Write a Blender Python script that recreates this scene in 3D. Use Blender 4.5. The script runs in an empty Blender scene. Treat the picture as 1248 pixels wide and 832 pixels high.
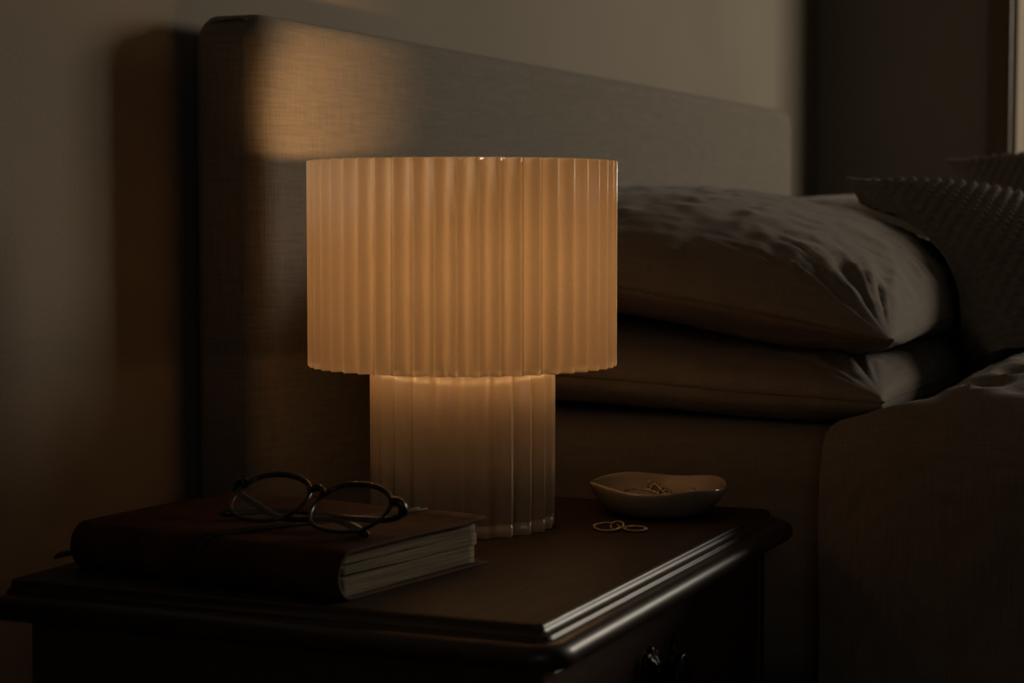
import bpy, bmesh, math, random
from math import sin, cos, pi, radians, sqrt, exp
from mathutils import Vector, Matrix, noise
from mathutils.bvhtree import BVHTree
random.seed(7)
SC = bpy.context.scene
COL = SC.collection
T = 0.60                       # height of the nightstand top


# ------------------------------------------------------------------ helpers
def tag(o, label=None, cat=None, group=None, kind=None):
    if label: o['label'] = label
    if cat: o['category'] = cat
    if group: o['group'] = group
    if kind: o['kind'] = kind
    return o


def empty(name, loc, rz=0.0):
    o = bpy.data.objects.new(name, None)
    COL.objects.link(o)
    o.location = loc
    o.rotation_euler = (0, 0, rz)
    o.empty_display_size = 0.05
    return o


def mesh_obj(name, verts, faces, mat, parent=None, smooth=True, loc=None):
    me = bpy.data.meshes.new(name)
    me.from_pydata([tuple(v) for v in verts], [], faces)
    me.validate()
    bm = bmesh.new(); bm.from_mesh(me)
    bmesh.ops.recalc_face_normals(bm, faces=bm.faces)
    bm.to_mesh(me); bm.free()
    if smooth:
        for p in me.polygons: p.use_smooth = True
    me.materials.append(mat)
    o = bpy.data.objects.new(name, me)
    COL.objects.link(o)
    if parent: o.parent = parent
    if loc is not None: o.location = loc
    return o


def bm_obj(name, bm, mat, parent=None, smooth=False, loc=None):
    bmesh.ops.recalc_face_normals(bm, faces=bm.faces)
    me = bpy.data.meshes.new(name)
    bm.to_mesh(me); bm.free()
    if smooth:
        for p in me.polygons: p.use_smooth = True
    me.materials.append(mat)
    o = bpy.data.objects.new(name, me)
    COL.objects.link(o)
    if parent: o.parent = parent
    if loc is not None: o.location = loc
    return o


def add_box(bm, x0, x1, y0, y1, z0, z1, bevel=0.0, seg=3):
    r = bmesh.ops.create_cube(bm, size=1.0)
    vs = r['verts']
    for v in vs:
        v.co = Vector(((x0 + x1) / 2 + v.co.x * (x1 - x0), (y0 + y1) / 2 + v.co.y * (y1 - y0), (z0 + z1) / 2 + v.co.z * (z1 - z0)))
    if bevel > 0:
        es = list({e for v in vs for e in v.link_edges})
        bmesh.ops.bevel(bm, geom=es, offset=bevel, segments=seg, profile=0.5, affect='EDGES')


def box_obj(name, b, mat, parent=None, bevel=0.0, seg=3, smooth=False):
    bm = bmesh.new()
    add_box(bm, *b, bevel=bevel, seg=seg)
    return bm_obj(name, bm, mat, parent, smooth)


def tube_data(pts, rad, n=8, closed=False, flat=1.0):
    """verts, faces of a tube along pts; rad is a number or a list."""
    P = [Vector(p) for p in pts]
    m = len(P)
    R = rad if isinstance(rad, (list, tuple)) else [rad] * m
    V, Fc = [], []
    tans = []
    for i in range(m):
        if closed:
            t = P[(i + 1) % m] - P[(i - 1) % m]
        else:
            t = P[min(i + 1, m - 1)] - P[max(i - 1, 0)]
        tans.append(t.normalized())
    ref = Vector((0, 0, 1)) if abs(tans[0].z) < 0.9 else Vector((1, 0, 0))
    nrm = (ref - tans[0] * ref.dot(tans[0])).normalized()
    for i in range(m):
        nrm = (nrm - tans[i] * nrm.dot(tans[i]))
        nrm.normalize()
        b = tans[i].cross(nrm)
        for k in range(n):
            a = 2 * pi * k / n
            V.append(P[i] + nrm * (cos(a) * R[i]) + b * (sin(a) * R[i] * flat))
    for i in range(m if closed else m - 1):
        for k in range(n):
            a, b2 = i * n + k, i * n + (k + 1) % n
            j = (i + 1) % m
            Fc.append((a, b2, j * n + (k + 1) % n, j * n + k))
    if not closed:
        Fc.append(tuple(range(n))[::-1])
        Fc.append(tuple((m - 1) * n + k for k in range(n)))
    return V, Fc


def tube(name, pts, rad, mat, parent=None, n=8, closed=False, flat=1.0):
    V, Fc = tube_data(pts, rad, n, closed, flat)
    return mesh_obj(name, V, Fc, mat, parent)


def catmull(pts, sub=6, closed=False):
    P = [Vector(p) for p in pts]
    m = len(P); out = []
    for i in range(m if closed else m - 1):
        g = (lambda k: P[k % m]) if closed else (lambda k: P[max(0, min(m - 1, k))])
        p0, p1, p2, p3 = g(i - 1), g(i), g(i + 1), g(i + 2)
        for s in range(sub):
            t = s / sub
            out.append(0.5 * ((2 * p1) + (p2 - p0) * t + (2 * p0 - 5 * p1 + 4 * p2 - p3) * t * t + (3 * p1 - p0 - 3 * p2 + p3) * t ** 3))
    if not closed: out.append(P[-1])
    return out


def lathe_data(prof, n=48, capb=True, capt=True, mod=None):
    """prof: list of (r, z); mod(angle, r, z) -> (r, z)"""
    V, Fc = [], []
    for (r, z) in prof:
        for k in range(n):
            a = 2 * pi * k / n
            rr, zz = mod(a, r, z) if mod else (r, z)
            V.append((rr * cos(a), rr * sin(a), zz))
    for i in range(len(prof) - 1):
        for k in range(n):
            Fc.append((i * n + k, i * n + (k + 1) % n, (i + 1) * n + (k + 1) % n, (i + 1) * n + k))
    if capb: Fc.append(tuple(range(n))[::-1])
    if capt: Fc.append(tuple((len(prof) - 1) * n + k for k in range(n)))
    return V, Fc


def lathe(name, prof, mat, parent=None, n=48, capb=True, capt=True, mod=None, loc=None, smooth=True):
    V, Fc = lathe_data(prof, n, capb, capt, mod)
    return mesh_obj(name, V, Fc, mat, parent, smooth, loc)


# ------------------------------------------------------------------ materials
def mat_base(name, color, rough=0.7, spec=0.3):
    m = bpy.data.materials.new(name)
    m.use_nodes = True
    nt = m.node_tree
    b = nt.nodes['Principled BSDF']
    b.inputs['Base Color'].default_value = (*color, 1)
    b.inputs['Roughness'].default_value = rough
    b.inputs['Specular IOR Level'].default_value = spec
    return m, nt, b


def N(nt, t, **kw):
    n = nt.nodes.new(t)
    for k, v in kw.items():
        if k in n.inputs: n.inputs[k].default_value = v
        else: setattr(n, k, v)
    return n


def coords(nt, scale=(1, 1, 1), rot=(0, 0, 0)):
    tc = N(nt, 'ShaderNodeTexCoord')
    mp = N(nt, 'ShaderNodeMapping')
    mp.inputs['Scale'].default_value = scale
    mp.inputs['Rotation'].default_value = rot
    nt.links.new(tc.outputs['Object'], mp.inputs['Vector'])
    return mp.outputs['Vector']


def noise_tex(nt, vec, scale, detail=4, rough=0.55, dist=0.0):
    n = N(nt, 'ShaderNodeTexNoise')
    n.inputs['Scale'].default_value = scale
    n.inputs['Detail'].default_value = detail
    n.inputs['Roughness'].default_value = rough
    n.inputs['Distortion'].default_value = dist
    nt.links.new(vec, n.inputs['Vector'])
    return n.outputs['Fac']


def ramp(nt, fac, stops):
    r = N(nt, 'ShaderNodeValToRGB')
    els = r.color_ramp.elements
    while len(els) < len(stops): els.new(0.5)
    for e, (p, c) in zip(els, stops):
        e.position = p; e.color = (*c, 1)
    nt.links.new(fac, r.inputs['Fac'])
    return r.outputs['Color']


def math_node(nt, op, a, b=None):
    n = N(nt, 'ShaderNodeMath'); n.operation = op
    for i, x in enumerate((a, b)):
        if x is None: continue
        if isinstance(x, (int, float)): n.inputs[i].default_value = x
        else: nt.links.new(x, n.inputs[i])
    return n.outputs[0]


def bump(nt, bsdf, height, strength=0.3, dist=0.001):
    b = N(nt, 'ShaderNodeBump')
    b.inputs['Strength'].default_value = strength
    b.inputs['Distance'].default_value = dist
    nt.links.new(height, b.inputs['Height'])
    nt.links.new(b.outputs['Normal'], bsdf.inputs['Normal'])


def scaled(c, f): return tuple(x * f for x in c)


def plaster(name, color):
    m, nt, b = mat_base(name, color, 0.85, 0.15)
    v = coords(nt)
    big = noise_tex(nt, v, 3.0, 3)
    nt.links.new(ramp(nt, big, [(0.3, scaled(color, 0.93)), (0.7, scaled(color, 1.05))]), b.inputs['Base Color'])
    bump(nt, b, noise_tex(nt, v, 330, 2, 0.5), 0.35, 0.0012)
    return m


def linen(name, color, fine=900.0, slub=0.16, bstr=0.4, axes='xz'):
    """woven cloth: threads in two directions, uneven slubs"""
    m, nt, b = mat_base(name, color, 0.9, 0.1)
    b.inputs['Sheen Weight'].default_value = 0.12
    b.inputs['Sheen Roughness'].default_value = 0.5
    lo = 28
    if axes == 'xz': s1, s2 = (lo, lo, fine * 0.6), (fine * 0.6, fine * 0.6, lo)
    else: s1, s2 = (lo, fine * 0.6, lo), (fine * 0.6, lo, lo)
    t1 = noise_tex(nt, coords(nt, s1), 1.0, 3, 0.6)
    t2 = noise_tex(nt, coords(nt, s2), 1.0, 3, 0.6)
    mix = math_node(nt, 'ADD', math_node(nt, 'MULTIPLY', t1, 0.5), math_node(nt, 'MULTIPLY', t2, 0.5))
    nt.links.new(ramp(nt, mix, [(0.34, scaled(color, 1 - 2 * slub)), (0.5, color), (0.66, scaled(color, 1 + 2 * slub))]), b.inputs['Base Color'])
    bump(nt, b, mix, bstr, 0.0012)
    return m


def wood(name, dark, light, rough=0.4, grain=(1.2, 14, 14), coat=0.25, spec=0.5):
    m, nt, b = mat_base(name, dark, rough, spec)
    v = coords(nt, grain)
    w = noise_tex(nt, v, 6, 8, 0.65, 1.2)
    fine = noise_tex(nt, coords(nt, (grain[0] * 4, grain[1] * 14, grain[2] * 14)), 5, 4, 0.7)
    mx = math_node(nt, 'ADD', math_node(nt, 'MULTIPLY', w, 0.65), math_node(nt, 'MULTIPLY', fine, 0.35))
    nt.links.new(ramp(nt, mx, [(0.3, scaled(dark, 0.6)), (0.5, dark), (0.72, light)]), b.inputs['Base Color'])
    rr = math_node(nt, 'ADD', math_node(nt, 'MULTIPLY', fine, 0.25), rough - 0.12)
    nt.links.new(rr, b.inputs['Roughness'])
    b.inputs['Coat Weight'].default_value = coat
    b.inputs['Coat Roughness'].default_value = 0.3
    bump(nt, b, mx, 0.12, 0.0008)
    return m


def metal(name, color, rough=0.3):
    m, nt, b = mat_base(name, color, rough)
    b.inputs['Metallic'].default_value = 1.0
    f = noise_tex(nt, coords(nt), 400, 2)
    nt.links.new(math_node(nt, 'ADD', math_node(nt, 'MULTIPLY', f, 0.2), rough - 0.1), b.inputs['Roughness'])
    return m


M = {}
M['wall'] = plaster('warm_grey_plaster', (0.236, 0.201, 0.156))
M['wall_dark'] = plaster('dim_grey_plaster', (0.2448, 0.2210, 0.1870))
M['ceiling'] = plaster('ceiling_plaster', (0.42, 0.39, 0.34))
M['trim'] = wood('brown_trim_wood', (0.11, 0.06, 0.03), (0.16, 0.09, 0.045), 0.5, (14, 14, 1.0), 0.065)
M['jamb'] = plaster('jamb_paint', (0.3, 0.25, 0.19))
M['floor'] = wood('floor_wood', (0.10, 0.06, 0.035), (0.16, 0.10, 0.06), 0.5, (1.2, 14, 14), 0.05)
M['headboard'] = linen('headboard_linen', (0.1732, 0.1489, 0.1170), 900, 0.11, 0.6, 'xz')
M['piping'] = linen('piping_linen', (0.1680, 0.1330, 0.0945), 900, 0.1, 0.3, 'xz')
M['pillow'] = linen('pillow_linen', (0.1925, 0.1575, 0.1225), 1100, 0.08, 0.35, 'xy')
M['pillow_pale'] = linen('pale_pillow_linen', (0.2380, 0.2030, 0.1575), 1100, 0.08, 0.35, 'xy')
M['sheet'] = linen('sheet_linen', (0.148, 0.124, 0.100), 1100, 0.07, 0.3, 'xy')
M['duvet'] = linen('duvet_linen', (0.1715, 0.1400, 0.1085), 1000, 0.10, 0.4, 'xy')
M['knit'] = linen('knit_wool', (0.1820, 0.1505, 0.1155), 500, 0.12, 0.5, 'xy')
M['bed_base'] = linen('bed_base_cloth', (0.1120, 0.0875, 0.0630), 900, 0.1, 0.3, 'xz')
M['wood'] = wood('dark_walnut', (0.030, 0.0145, 0.0068), (0.075, 0.038, 0.019), 0.56, (1.4, 16, 16), 0.0, 0.16)
M['wood_edge'] = wood('polished_walnut_edge', (0.036, 0.0175, 0.0082), (0.066, 0.033, 0.016), 0.42, (1.4, 16, 16), 0.2, 0.5)
M['wood_body'] = wood('dark_walnut_body', (0.046, 0.0195, 0.0095), (0.070, 0.031, 0.015), 0.45, (1.4, 16, 16), 0.1)
M['iron'] = metal('blackened_iron', (0.03, 0.028, 0.026), 0.32)
M['gold'] = metal('old_gold', (0.62, 0.45, 0.27), 0.25)
M['ring_gold'] = metal('aged_gold', (0.34, 0.235, 0.14), 0.38)
M['brass'] = metal('lamp_brass', (0.5, 0.36, 0.18), 0.35)


def film_material(name, color, trans, rough=0.3, gloss=True):
    m = bpy.data.materials.new(name); m.use_nodes = True
    nt = m.node_tree; nt.nodes.clear()
    out = N(nt, 'ShaderNodeOutputMaterial')
    f = noise_tex(nt, coords(nt, (900, 900, 900)), 1.0, 2)
    colr = ramp(nt, f, [(0.3, scaled(color, .95)), (0.7, scaled(color, 1.05))])
    tr = N(nt, 'ShaderNodeBsdfTranslucent'); nt.links.new(colr, tr.inputs['Color'])
    di = N(nt, 'ShaderNodeBsdfDiffuse'); nt.links.new(colr, di.inputs['Color'])
    mx = N(nt, 'ShaderNodeMixShader'); mx.inputs[0].default_value = trans
    nt.links.new(di.outputs[0], mx.inputs[1]); nt.links.new(tr.outputs[0], mx.inputs[2])
    gl = N(nt, 'ShaderNodeBsdfGlossy'); gl.inputs['Roughness'].default_value = rough
    lw = N(nt, 'ShaderNodeLayerWeight'); lw.inputs['Blend'].default_value = 0.5
    fac = math_node(nt, 'ADD', math_node(nt, 'MULTIPLY', math_node(nt, 'POWER', lw.outputs['Facing'], 5.0), 1.0), 0.065)
    mx2 = N(nt, 'ShaderNodeMixShader')
    nt.links.new(fac, mx2.inputs[0]); nt.links.new(mx.outputs[0], mx2.inputs[1]); nt.links.new(gl.outputs[0], mx2.inputs[2])
    nt.links.new(mx2.outputs[0], out.inputs['Surface'])
    return m


M['shade'] = film_material('pleated_shade_film', (0.66, 0.53, 0.38), 0.6, .2)
M['film'] = film_material('spill_film', (0.55, 0.45, 0.34), 0.4)
M['lamp_body'] = film_material('cream_lamp_body', (0.55, 0.43, 0.30), 0.06, .2)

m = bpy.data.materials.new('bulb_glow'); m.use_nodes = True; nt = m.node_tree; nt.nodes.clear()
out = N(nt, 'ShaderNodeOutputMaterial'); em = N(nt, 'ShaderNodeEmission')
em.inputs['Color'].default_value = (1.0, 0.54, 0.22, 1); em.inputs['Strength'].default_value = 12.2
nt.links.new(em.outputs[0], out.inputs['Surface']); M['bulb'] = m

m, nt, b = mat_base('brown_leather', (0.0525, 0.0210, 0.0097), 0.75, 0.08); M['leather'] = m
f = noise_tex(nt, coords(nt), 30, 6, 0.6)
nt.links.new(ramp(nt, f, [(0.35, (0.0375, 0.0142, 0.0067)), (0.65, (0.0713, 0.0300, 0.0135))]), b.inputs['Base Color'])
bump(nt, b, noise_tex(nt, coords(nt), 600, 4, 0.6), 0.35, 0.0008)
m, nt, b = mat_base('leather_cord', (0.0263, 0.0112, 0.0060), 0.55, 0.3); M['cord'] = m
bump(nt, b, noise_tex(nt, coords(nt), 500, 3), 0.3, 0.0006)
m, nt, b = mat_base('old_paper', (0.2268, 0.1782, 0.1161), 0.9, 0.1); M['paper'] = m
f = noise_tex(nt, coords(nt, (9, 9, 1500)), 1.0, 3, 0.6)
nt.links.new(ramp(nt, f, [(0.35, (0.1350, 0.1026, 0.0648)), (0.55, (0.2268, 0.1782, 0.1161)), (0.75, (0.2700, 0.2160, 0.1458))]), b.inputs['Base Color'])
bump(nt, b, f, 0.5, 0.0008)
m, nt, b = mat_base('tortoise_acetate', (0.02, 0.013, 0.009), 0.22, 0.5); M['acetate'] = m
f = noise_tex(nt, coords(nt), 90, 3, 0.5)
nt.links.new(ramp(nt, f, [(0.45, (0.012, 0.008, 0.006)), (0.7, (0.05, 0.024, 0.010))]), b.inputs['Base Color'])

m = bpy.data.materials.new('spectacle_glass'); m.use_nodes = True; nt = m.node_tree; nt.nodes.clear()
out = N(nt, 'ShaderNodeOutputMaterial')
tp = N(nt, 'ShaderNodeBsdfTransparent'); tp.inputs['Color'].default_value = (0.93, 0.92, 0.9, 1)
gl = N(nt, 'ShaderNodeBsdfGlossy'); gl.inputs['Roughness'].default_value = 0.03
lw = N(nt, 'ShaderNodeLayerWeight'); lw.inputs['Blend'].default_value = 0.5
mx = N(nt, 'ShaderNodeMixShader')
nt.links.new(math_node(nt, 'ADD', math_node(nt, 'MULTIPLY', math_node(nt, 'POWER', lw.outputs['Facing'], 5.0), 0.8), 0.02), mx.inputs[0]); nt.links.new(tp.outputs[0], mx.inputs[1]); nt.links.new(gl.outputs[0], mx.inputs[2])
nt.links.new(mx.outputs[0], out.inputs['Surface']); M['lens'] = m

m = bpy.data.materials.new('window_glass'); m.use_nodes = True; nt = m.node_tree; nt.nodes.clear()
out = N(nt, 'ShaderNodeOutputMaterial')
tp = N(nt, 'ShaderNodeBsdfTransparent')
gl = N(nt, 'ShaderNodeBsdfGlossy'); gl.inputs['Roughness'].default_value = 0.02
mx = N(nt, 'ShaderNodeMixShader'); mx.inputs[0].default_value = 0.05
nt.links.new(tp.outputs[0], mx.inputs[1]); nt.links.new(gl.outputs[0], mx.inputs[2])
nt.links.new(mx.outputs[0], out.inputs['Surface']); M['pane'] = m

m, nt, b = mat_base('glazed_stoneware', (0.3780, 0.2992, 0.2100), 0.13, 0.6); M['ceramic'] = m
nt.links.new(ramp(nt, noise_tex(nt, coords(nt), 60, 5, 0.6), [(0.3, (0.3360, 0.2625, 0.1785)), (0.7, (0.4095, 0.3255, 0.2310))]), b.inputs['Base Color'])

# ------------------------------------------------------------------ the room
XW, YW = 3.85, 0.97            # window wall, headboard wall
XL, YF, ZC = -1.6, -3.2, 2.6
OY0, OY1, OZ0, OZ1 = -2.5, 0.596, 0.78, 2.25     # window opening


def struct(o):
    o['kind'] = 'structure'
    return o


struct(box_obj('floor', (XL - .1, XW + .2, YF - .1, YW + .1, -0.1, 0), M['floor']))
struct(box_obj('ceiling', (XL - .1, XW + .2, YF - .1, YW + .1, ZC, ZC + .1), M['ceiling']))
struct(box_obj('wall_back', (XL - .1, XW + .2, YW, YW + .1, 0, ZC), M['wall']))
struct(box_obj('wall_front', (XL - .1, XW + .2, YF - .1, YF, 0, ZC), M['wall_dark']))
FILL_WIN = (-1.9, -.5, .85, 2.15)      # added window behind the camera, lets in fill for the shadows
bm = bmesh.new()
add_box(bm, XL - .1, XL, YF, FILL_WIN[0], 0, ZC); add_box(bm, XL - .1, XL, FILL_WIN[1], YW, 0, ZC)
add_box(bm, XL - .1, XL, FILL_WIN[0], FILL_WIN[1], 0, FILL_WIN[2]); add_box(bm, XL - .1, XL, FILL_WIN[0], FILL_WIN[1], FILL_WIN[3], ZC)
struct(bm_obj('wall_left', bm, M['wall_dark']))
bm = bmesh.new()
for (a, c) in ((FILL_WIN[0], FILL_WIN[0] + .05), ((FILL_WIN[0] + FILL_WIN[1]) / 2 - .025, (FILL_WIN[0] + FILL_WIN[1]) / 2 + .025), (FILL_WIN[1] - .05, FILL_WIN[1])):
    add_box(bm, XL - .08, XL - .04, a, c, FILL_WIN[2], FILL_WIN[3], .003, 2)
for (a, c) in ((FILL_WIN[2], FILL_WIN[2] + .05), (FILL_WIN[3] - .05, FILL_WIN[3])):
    add_box(bm, XL - .079, XL - .041, FILL_WIN[0], FILL_WIN[1], a, c, .003, 2)
fill_frame = struct(bm_obj('added_fill_window', bm, M['jamb']))
box_obj('window_pane', (XL - .062, XL - .058, FILL_WIN[0] + .05, FILL_WIN[1] - .05, FILL_WIN[2] + .05, FILL_WIN[3] - .05), M['pane'], fill_frame)
bm = bmesh.new()
add_box(bm, XW, XW + .2, OY1, YW, 0, ZC)
add_box(bm, XW, XW + .2, YF, OY0, 0, ZC)
add_box(bm, XW, XW + .2, OY0, OY1, 0, OZ0)
add_box(bm, XW, XW + .2, OY0, OY1, OZ1, ZC)
struct(bm_obj('wall_right', bm, M['wall_dark']))
# window: jamb lining, sash frame, panes, casing
win = empty('window_1', (XW, (OY0 + OY1) / 2, OZ0)); struct(win)


def wpart(name, b, mat, bevel=0.002):
    o = box_obj(name, b, mat, None, bevel, 2)
    o.parent = win
    o.matrix_parent_inverse = Matrix.Translation(-Vector(win.location))
    return o


wpart('jamb', (XW - .004, XW + .2, OY1 - .012, OY1, OZ0, OZ1), M['jamb'])
wpart('jamb', (XW - .004, XW + .2, OY0, OY0 + .012, OZ0, OZ1), M['jamb'])
wpart('jamb_head', (XW - .004, XW + .2, OY0, OY1, OZ1 - .012, OZ1), M['jamb'])
wpart('window_sill', (XW - .05, XW + .2, OY0 - .04, OY1 + .04, OZ0 - .02, OZ0), M['jamb'])
bm = bmesh.new()
fx0, fx1 = XW + .14, XW + .18
y0, y1, z0, z1 = OY0 + .012, OY1 - .012, OZ0, OZ1 - .012
ym = (y0 + y1) / 2
for (a, c) in ((y0, y0 + .05), (ym - .03, ym + .03), (y1 - .05, y1)):
    add_box(bm, fx0, fx1, a, c, z0, z1, .003, 2)
for (a, c) in ((z0, z0 + .05), (z1 - .05, z1)):
    add_box(bm, fx0 + .001, fx1 - .001, y0, y1, a, c, .003, 2)
o = bm_obj('window_frame', bm, M['jamb']); o.parent = win; o.matrix_parent_inverse = Matrix.Translation(-Vector(win.location))
for (a, c) in ((y0 + .05, ym - .03), (ym + .03, y1 - .05)):
    wpart('window_pane', (XW + .158, XW + .162, a, c, z0 + .05, z1 - .05), M['pane'], 0)
bm = bmesh.new()
add_box(bm, XW - .018, XW, OY1 - .002, OY1 + .042, OZ0 - .10, OZ1 + .06, .004, 2)
add_box(bm, XW - .018, XW, OY0 - .042, OY0 + .002, OZ0 - .10, OZ1 + .06, .004, 2)
add_box(bm, XW - .016, XW, OY0 - .04, OY1 + .04, OZ1 - .002, OZ1 + .055, .004, 2)
struct(bm_obj('trim_1', bm, M['trim']))
struct(box_obj('baseboard_back', (XL, XW, YW - .014, YW, 0, .09), M['jamb'], None, .003, 2))
struct(box_obj('baseboard_right', (XW - .014, XW, YF, YW - .014, 0, .09), M['jamb'], None, .003, 2))

# ------------------------------------------------------------------ bed: headboard and base
HX0, HX1, HY0, HY1, HZ = 1.507, 3.315, 0.876, 0.949, 1.031
bed = empty('bed', (2.6, 0.0, 0))
tag(bed, 'low double bed with a thick oatmeal linen upholstered headboard', 'bed')


def local(o, root):
    o.parent = root
    o.matrix_parent_inverse = root.matrix_world.inverted() if False else (Matrix.Translation(root.location) @ Matrix.Rotation(root.rotation_euler.z, 4, 'Z')).inverted()
    return o


# rounded-rectangle outline in xz, swept through the thickness with soft front and back edges
def rr_outline(x0, x1, z0, z1, r, n=8):
    pts = [(x0, z0), (x1, z0)]
    for k in range(n + 1):
        a = pi / 2 * k / n
        pts.append((x1 - r + r * cos(a), z1 - r + r * sin(a)))
    for k in range(n + 1):
        a = pi / 2 + pi / 2 * k / n
        pts.append((x0 + r + r * cos(a), z1 - r + r * sin(a)))
    return pts


def headboard_mesh():
    e = 0.020
    rings = []
    for k in range(9):                 # front edge roll
        a = pi / 2 * k / 8
        rings.append((HY0 + e - e * sin(a), e * (1 - cos(a))))
    rings = rings[::-1]                # face ring first (largest inset)
    e2 = 0.014
    for k in range(7):
        a = pi / 2 * k / 6
        rings.append((HY1 - e2 + e2 * sin(a), e2 * (1 - cos(a))))
    V, Fc = [], []
    n = None
    for (y, ins) in rings:
        r = max(0.032 - ins * 0.6, 0.008)
        o = rr_outline(HX0 + ins * 1.7, HX1 - ins * 1.7, 0.0 + 0.02, HZ - ins, r)
        n = len(o)
        for (x, z) in o: V.append((x, y, z))
    for i in range(len(rings) - 1):
        for k in range(n):
            Fc.append((i * n + k, i * n + (k + 1) % n, (i + 1) * n + (k + 1) % n, (i + 1) * n + k))
    Fc.append(tuple(range(n))); Fc.append(tuple((len(rings) - 1) * n + k for k in range(n)))
    return V, Fc


V, Fc = headboard_mesh()
hb = local(mesh_obj('headboard', V, Fc, M['headboard'], None, True), bed)
mod = hb.modifiers.new('ws', 'WEIGHTED_NORMAL'); mod.keep_sharp = True
pts = []
for (y, z) in ((HY1 - .006, .05), (HY1 - .006, .3), (HY1 - .006, .9), (HY1 - .006, 1.008), (HY1 - .016, 1.0225), (HY0 + .03, 1.026), (HY0 + .020, 1.024)):
    pts.append((HX0 + (.0115 if z > 1.0 else .0005), y, z))
local(tube('headboard_piping', catmull(pts[3:], 6), .0016, M['piping'], None, 6), bed)
local(box_obj('bed_base', (1.735, 3.29, -1.18, HY0 - .002, .12, .42), M['bed_base'], None, .02, 4, True), bed)
for (x, y) in ((1.80, .78), (3.22, .78), (1.80, -1.1), (3.22, -1.1)):
    local(box_obj('bed_leg', (x - .03, x + .03, y - .03, y + .03, 0, .125), M['wood_body'], None, .004, 2), bed)
for (x) in (1.60, 3.24):
    local(box_obj('bed_leg', (x - .03, x + .03, HY0 + .02, HY1 - .015, 0, .03), M['wood_body'], None, .003, 2), bed)


# ------------------------------------------------------------------ soft things
def settle(o, supports, eps=.002, lim=.09, wide=0.0):
    """soft thing gives way where it would sink into what carries it"""
    bpy.context.view_layer.update()
    mw = o.matrix_world.copy(); inv = mw.inverted()
    trees = []
    for sup in supports:
        sm = sup.matrix_world
        trees.append(BVHTree.FromPolygons([sm @ v.co for v in sup.data.vertices], [tuple(p.vertices) for p in sup.data.polygons]))
    for v in o.data.vertices:
        p = mw @ v.co
        best = None
        for t in trees:
            for dx, dy in (((0, 0), (wide, 0), (-wide, 0), (0, wide), (0, -wide)) if wide else ((0, 0),)):
                h = t.ray_cast(Vector((p.x + dx, p.y + dy, 3.0)), Vector((0, 0, -1)))
                if h[0] is not None and h[0].z + eps > p.z and (best is None or h[0].z > best): best = h[0].z
        if best is not None and best + eps - p.z < lim:
            p.z = best + eps
            v.co = inv @ p
    o.data.update()


def grid_faces(n, m, off=0, wrap=False):
    return [(off + i * m + j, off + (i + 1) * m + j, off + (i + 1) * m + j + 1, off + i * m + j + 1) for i in range(n - 1) for j in range(m - 1)]


def nz(x, y, z=0.0): return noise.noise(Vector((x, y, z)))


def ridge(x, y, z=0.0): return 1.0 - 2.0 * abs(noise.noise(Vector((x, y, z))))


def pillow_mesh(L, W, Ht, Hb, seed, n=170, m=120, pt=0.60, pb=0.45, wr=1.0, ear=0.05, wave=0.006):
    V = []; idx = {}
    def shape(u, v, top):
        e = max(0.0, (1 - abs(u) ** 2.4) * (1 - abs(v) ** 2.4))
        x = u * L / 2 * (1 - ear * (1 - v * v))
        y = v * W / 2 * (1 - ear * (1 - u * u))
        h = (Ht if top else Hb) * e ** (pt if top else pb)
        # creases that run in from the corners and the edges
        w = 0.0
        for cx in (-1, 1):
            for cy in (-1, 1):
                dx, dy = (cx - u) * L / 2, (cy - v) * W / 2
                rho = sqrt(dx * dx + dy * dy) + 1e-6
                th = math.atan2(dy * cy, dx * cx)
                w += (0.0060 * ridge(th * 5.5 + cx * 3 + seed, rho * 5 + cy, seed) + .0042 * ridge(th * 11 + cx + seed, rho * 7 - cy, seed + 4)) * exp(-(rho / 0.16) ** 2) * min(1, rho / .035)
        ex = (1 - abs(u)) * L / 2; ey = (1 - abs(v)) * W / 2
        w += 0.0030 * ridge(y * 26 + seed, ex * 7, 3.1) * exp(-(ex / .085) ** 2) * min(1, ex / .015)
        w += 0.0030 * ridge(x * 26 + seed, ey * 7, 7.7) * exp(-(ey / .085) ** 2) * min(1, ey / .015)
        w += 0.0030 * nz(x * 7 + seed, y * 7, 2.0) + 0.0022 * ridge(x * 9 + y * 6, y * 24 - x * 5, seed) + .0012 * ridge(x * 22 + y * 10, y * 46 - x * 9, seed + 2)
        z = (h + w * wr * min(1.0, e * 6)) if top else -(h + 0.6 * w * wr * min(1.0, e * 6))
        z += wave * nz(u * 1.6 + seed, v * 1.6, 9.0)
        return (x, y, z)
    us = [sin(pi / 2 * (-1 + 2 * i / (n - 1))) for i in range(n)]
    vs = [sin(pi / 2 * (-1 + 2 * j / (m - 1))) for j in range(m)]
    for i in range(n):
        for j in range(m): V.append(shape(us[i], vs[j], True))
    Fc = grid_faces(n, m)
    bi = {}
    for i in range(n):
        for j in range(m):
            if i in (0, n - 1) or j in (0, m - 1): bi[(i, j)] = i * m + j
            else:
                bi[(i, j)] = len(V); V.append(shape(us[i], vs[j], False))
    for i in range(n - 1):
        for j in range(m - 1):
            Fc.append((bi[(i, j)], bi[(i, j + 1)], bi[(i + 1, j + 1)], bi[(i + 1, j)]))
    return V, Fc


def pillow(name, label, cat, loc, rot, dims, seed, mat, group=None, **kw):
    V, Fc = pillow_mesh(*dims, seed, **kw)
    o = mesh_obj(name, V, Fc, mat)
    o.location = loc; o.rotation_euler = rot
    tag(o, label, cat, group)
    return o


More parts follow.
